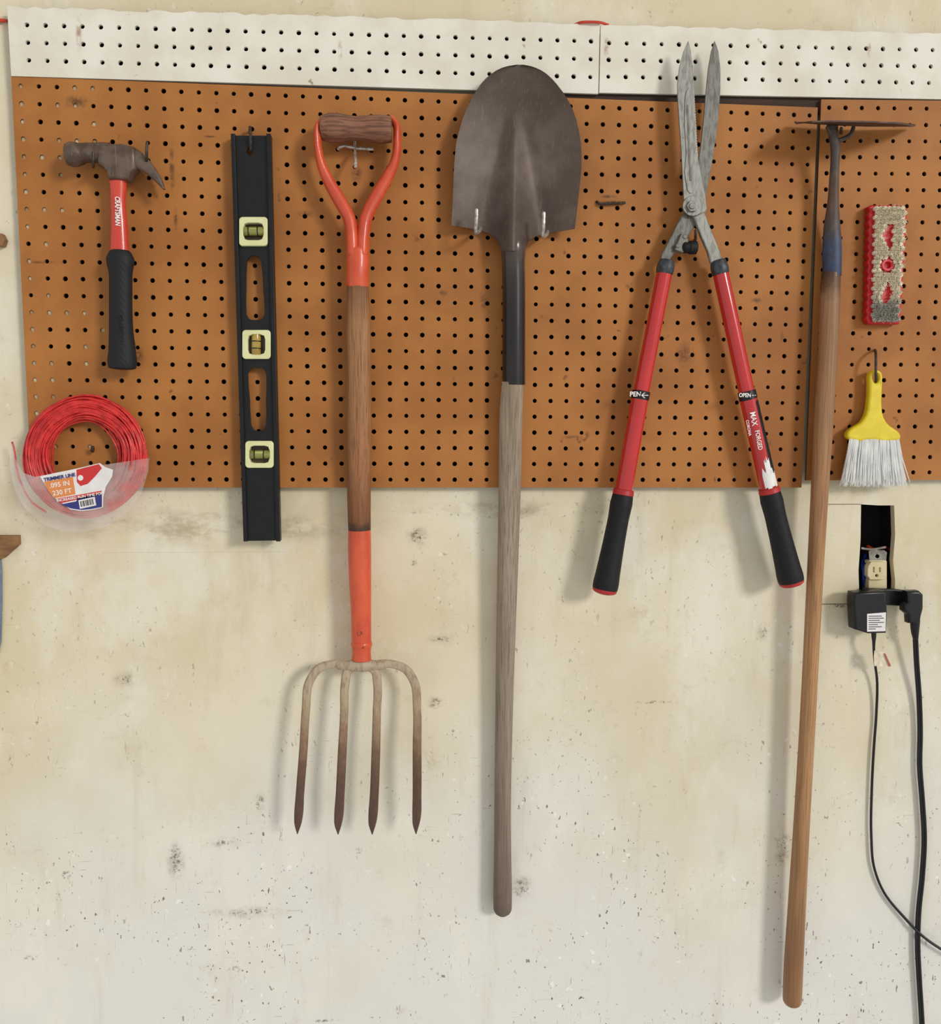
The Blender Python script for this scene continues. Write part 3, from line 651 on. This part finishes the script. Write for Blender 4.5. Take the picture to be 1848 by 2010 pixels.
bag = [(68,936),(130,925),(200,913),(293,899),(291,925),(277,970),(250,1007),(212,1032),(165,1045),(120,1043),(82,1028),(50,1000),(30,965),(20,925),(19,890),(25,868),(30,900),(45,928)]
mk("clear_package", [g_plate(bag, .0375, .0004)], m_film, tc)
m_card = M("label_card_white", (240,236,232), (228,222,218), rough=.45)
m_cor = M("label_orange", (226,138,72), rough=.45); m_cblue = M("label_blue", (46,50,120), rough=.45); m_cred = M("label_red", (204,46,46), rough=.45)
DL = .0385
lc = mk("label_card", [g_plate([(78,935),(110,928),(150,920),(196,909),(207,917),(222,922),(220,936),(208,955),(203,975),(202,996),(180,1001),(160,1003),(138,1000),(118,985),(104,975),(92,958)], DL, .0004)], m_card, tc)
mk("printed_panel", [g_plate([(86,946),(143,936),(148,970),(108,978),(96,965)], DL+.0004, .0004)], m_cor, lc)
mk("printed_panel", [g_plate([(150,922),(194,911),(200,919),(186,936),(172,950),(158,954),(151,946)], DL+.0004, .0004)], m_cred, lc)
mk("printed_panel", [g_plate([(112,979),(200,963),(198,971),(118,988)], DL+.0004, .0004)], m_cred, lc)
mk("printed_panel", [g_plate([(120,990),(150,984),(152,978),(200,968),(200,995),(180,999),(160,1001),(139,998)], DL+.0004, .0004)], m_cblue, lc)
mk("barcode_panel", [g_plate([(154,982),(186,975),(189,992),(157,999)], DL+.0008, .0003)], m_card, lc)
mk("printed_dot", [g_plate(circ(158,938,5.5), DL+.0008, .0003)], m_card, lc)
mk("barcode_bars", [g_plate([(157+k*2.6,984-k*.55),(157+k*2.6+w,984-k*.55),(159+k*2.6+w,995-k*.55),(159+k*2.6,995-k*.55)], DL+.0012, .0003) for k, w in enumerate((1.4,.8,1.6,.8,1.2,1.7,.8,1.4,.9,1.5))], m_blackplastic, lc)
mk("lettering", [g_text(".095 IN", 117, 951, 13, 9, DL+.0008, bold=.15), g_text("230 FT", 122, 966, 13, 9, DL+.0008, bold=.15), g_text("INCREASED RUN TIME FOR", 157, 975.5, 7.4, 9.8, DL+.0008, bold=.15)], m_whiteprint, lc)
mk("title_lettering", [g_text("TRIMMER LINE", 117, 937, 9.5, 10, DL+.0008, bold=.25)], m_cblue, lc)
hook([(181,884,-.004),(181,884,.004),(182,884,.014),(182,878,.016)], "dark peg hook inside the trimmer line coil", m_wired, 3.4)

# ------------------------------------------------------------ outlet
m_cav = M("wall_cavity_dark", (14,12,12), (22,18,16), rough=.9)
m_ivory = M("ivory_plastic", (226,212,170), (214,198,152), rough=.35)
m_galv = M("galvanised_steel", (150,146,136), (110,104,94), rough=.4, metal=.7, ns=(80,80,80))
m_bluew = M("blue_wire", (30,60,160), rough=.4); m_redw = M("red_orange_cord", (208,66,34), (190,52,26), rough=.5)
eo = root("electrical_outlet", 1723, 1120, -.03, "ivory wall socket with exposed wiring in a dark wall opening", "electrical outlet")
def openbox(x0, y0, x1, y1, df, db):
    a = [W(x0,y0,df),W(x1,y0,df),W(x1,y1,df),W(x0,y1,df)]; dl = db-df
    V = [tuple(q) for q in a]+[(q.x,q.y-dl,q.z) for q in a]
    return V, [(0,1,5,4),(1,2,6,5),(2,3,7,6),(3,0,4,7),(4,5,6,7)]
mk("junction_box", [openbox(1680,984,1764,1192,-.0302,-.085)], m_cav, eo, smooth=False, recalc=False)
mk("mounting_strap", [g_plate([(1706,1082),(1712,1080),(1736,1080),(1742,1084),(1740,1106),(1730,1108),(1727,1104),(1720,1104),(1717,1108),(1708,1106)], -.026, .0015, holes=[circ(1723,1092,4,12)], bevel=.0003),
                      g_plate([(1692,1074),(1712,1077),(1740,1072),(1740,1076),(1712,1081),(1692,1078)], -.028, .002)], m_galv, eo)
of = g_plate([(1711,1103),(1735,1103),(1741,1112),(1742,1130),(1737,1138),(1709,1138),(1704,1130),(1705,1112)], -.015, .012, holes=[rrect(1715,1113,1717.5,1124,.5,1), rrect(1727,1114,1729.5,1123,.5,1), circ(1722,1130,3,10)], bevel=.001)
rc = mk("receptacle_face", [of, g_plate(rrect(1706,1100,1742,1172,3), -.0225, .014, bevel=.001)], m_ivory, eo)
mk("slots", [g_plate(rrect(1712,1110,1733,1134,2), -.0213, .0008)], m_cav, rc)
mk("blue_wire", [g_tube([(1700,1170,-.05,3),(1696,1140,-.035,3),(1698,1112,-.03,3),(1706,1098,-.045,3)], seg=8), g_tube([(1704,1165,-.06,3),(1703,1135,-.032,3),(1694,1118,-.04,3),(1699,1090,-.06,3)], seg=8)], m_bluew, eo)
mk("red_wire", [g_tube([(1704,1072,-.05,2.4),(1716,1078,-.04,2.4),(1735,1074,-.045,2.4),(1750,1080,-.06,2.4)], seg=8)], m_redw, eo)
pa = root("power_adapter", 1710, 1200, 0, "black block power adapter with white label and thin cord", "power adapter")
mk("adapter_body", [g_plate([(1679,1164),(1740,1161),(1743,1200),(1741,1243),(1706,1244),(1680,1236),(1677,1180)], .024, .026, bevel=.003)], m_blackplastic, pa)
lb_ = mk("rating_label", [g_plate([(1703,1205),(1740,1202),(1739,1239),(1703,1240)], .0244, .0006)], m_card, pa)
mk("fine_print", [g_plate([(1706,1209+k*4.2),(1706+w,1208.6+k*4.2),(1706+w,1209.9+k*4.2),(1706,1210.3+k*4.2)], .0248, .0003) for k, w in enumerate((26,30,22,30,18,26,14))], m_blackplastic, lb_)
mk("cord", [g_tube([(1716,1240,.010,5),(1716,1250,.010,4.6),(1716,1258,.010,3.5),(1716,1275,.006,2.6),(1718,1300,.0,2.6),(1722,1330,-.006,2.6),(1721,1400,-.012,2.6),(1716,1470,-.012,2.6),(1712,1550,-.012,2.6),(1711,1640,-.012,2.6),(1716,1700,-.012,2.6),(1735,1750,-.012,2.6),(1775,1800,-.010,2.8),(1815,1840,-.006,2.8),(1860,1870,-.004,2.8),(1960,1915,-.004,2.8)], seg=8, sub=6)], m_blackplastic, pa)
m_tag = M("beige_paper_tag", (232,222,202), (214,196,168), rough=.7, ns=(120,120,120))
def folded():
    P = [(1717,1277,.011),(1727,1279,.012),(1736,1280,.011),(1743,1294,.011),(1750,1309,.012),(1737,1312,.011),(1727,1306,.0125),(1717,1308,.011),(1716,1292,.012)]
    V = [tuple(W(*q)) for q in P]+[tuple(W(1730,1295,.0105))]; return V, [(i,(i+1)%9,9) for i in range(9)]
mk("cord_tag", [folded()], m_tag, pa, smooth=False, recalc=False)
mk("tag_stripe", [g_plate([(1736,1282),(1739,1283),(1750,1307),(1746,1309)], .0128, .0003)], M("faded_red_ink", (168,92,66), rough=.6), pa)
tag(mk("outlet_splitter", [g_plate([(1700,1155),(1760,1157),(1786,1161),(1786,1184),(1770,1190),(1700,1186)], -.004, .012, bevel=.002), g_plate(rrect(1708,1157,1740,1186,4), -.0155, .01, bevel=.001)], m_blackplastic), "black three-way plug splitter in the wall socket", "plug splitter")
pl = root("extension_cord", 1797, 1190, .01, "black extension cord plug with thick hanging double cord", "cord")
mk("plug", [g_plate([(1782,1161),(1806,1160),(1814,1167),(1814,1195),(1810,1210),(1808,1224),(1786,1224),(1785,1208),(1776,1200),(1776,1186),(1784,1182)], .022, .018, bevel=.004),
            g_tube([(1797,1218,.012,9.5),(1797,1240,.010,7.5),(1798,1252,.008,5.5)], seg=16)], m_blackplastic, pl)
ck = [(1797,1235,.008),(1800,1300,.0),(1805,1370,-.008),(1807,1440,-.010),(1806,1500,-.010),(1811,1570,-.010),(1815,1650,-.010),(1811,1720,-.010),(1804,1790,-.010),(1802,1850,-.010),(1805,1920,-.010),(1810,2000,-.010),(1814,2100,-.010)]
mk("cord", [g_tube([(x-2.4,y,d,3.0) for x,y,d in ck], seg=10, sub=5), g_tube([(x+2.4,y,d+.001,3.0) for x,y,d in ck], seg=10, sub=5)], m_blackplastic, pl)

# ------------------------------------------------------------ edge items
m_tanw = M("tan_wood", (150,108,66), (116,78,46), rough=.7, ns=(20,20,90), bump=.2)
tag(mk("wooden_bracket", [g_plate([(-120,1052),(34,1052),(35,1070),(6,1096),(-120,1120)], -.004, .0138, bevel=.001)], m_tanw), "brown wooden shelf bracket fixed to the wall", "bracket")
tag(mk("wooden_block", [g_plate([(-120,455),(3,458),(9,470),(5,482),(-120,486)], -.004, .0138, bevel=.001)], m_tanw), "small tan wooden block fixed to the wall", "wood block")
m_saw = M("blue_grey_steel", (130,138,154), (104,112,130), rough=.5, metal=.2)
sw = root("hand_saw", -40, 1110, .0, "hand saw with blue-grey steel blade hanging beside the bracket", "saw")
mk("saw_blade", [g_plate([(-120,1098),(2,1098),(4,1120),(4,1190),(2,1260),(-4,1286),(-120,1320)], -.014, .0016)], m_saw, sw)
mk("saw_handle", [g_plate([(-190,1090),(-118,1100),(-116,1320),(-190,1330),(-205,1210)], -.002, .014, holes=[rrect(-170,1140,-140,1280,12)], bevel=.003)], m_tanw, sw)
tag(mk("orange_cord", [g_tube([(1128,49,-.006,2.4),(1140,44,.004,2.6),(1158,43,.006,2.6),(1178,44,.006,2.6),(1194,49,-.006,2.4)], seg=8)], m_redw), "short loop of orange-red cord over the white board", "cord")
tag(mk("red_strap", [g_tube([(-60,38,-.014,4),(0,40,-.0135,4),(14,41,-.0135,3)], seg=8)], m_redw), "red strap end beside the white board", "strap")

# ------------------------------------------------------------ light
sun = bpy.data.lights.new("sun", 'SUN'); sun.energy = 1.4; sun.angle = math.radians(12); sun.color = (1,.985,.96)
so = bpy.data.objects.new("sun", sun); COL.objects.link(so)
so.rotation_euler = Vector((.80,-1,.40)).to_track_quat('Z','Y').to_euler(); so.location = (3,-3,2)
w = bpy.data.worlds.new("world"); scene.world = w; w.use_nodes = True
nt = w.node_tree; bg = nt.nodes["Background"]
tcn = nt.nodes.new("ShaderNodeTexCoord"); sp = nt.nodes.new("ShaderNodeSeparateXYZ"); cr = nt.nodes.new("ShaderNodeValToRGB"); mr = nt.nodes.new("ShaderNodeMapRange")
nt.links.new(tcn.outputs["Generated"], sp.inputs[0]); nt.links.new(sp.outputs[2], mr.inputs[0]); mr.inputs[1].default_value = -1; mr.inputs[2].default_value = 1
nt.links.new(mr.outputs[0], cr.inputs[0]); nt.links.new(cr.outputs[0], bg.inputs[0])
e = cr.color_ramp.elements; e[0].position = .1; e[0].color = (.6,.61,.62,1); e[1].position = .9; e[1].color = (.5,.5,.5,1)
k = e.new(.5); k.color = (1.0,.99,.97,1)
bg.inputs[1].default_value = .76
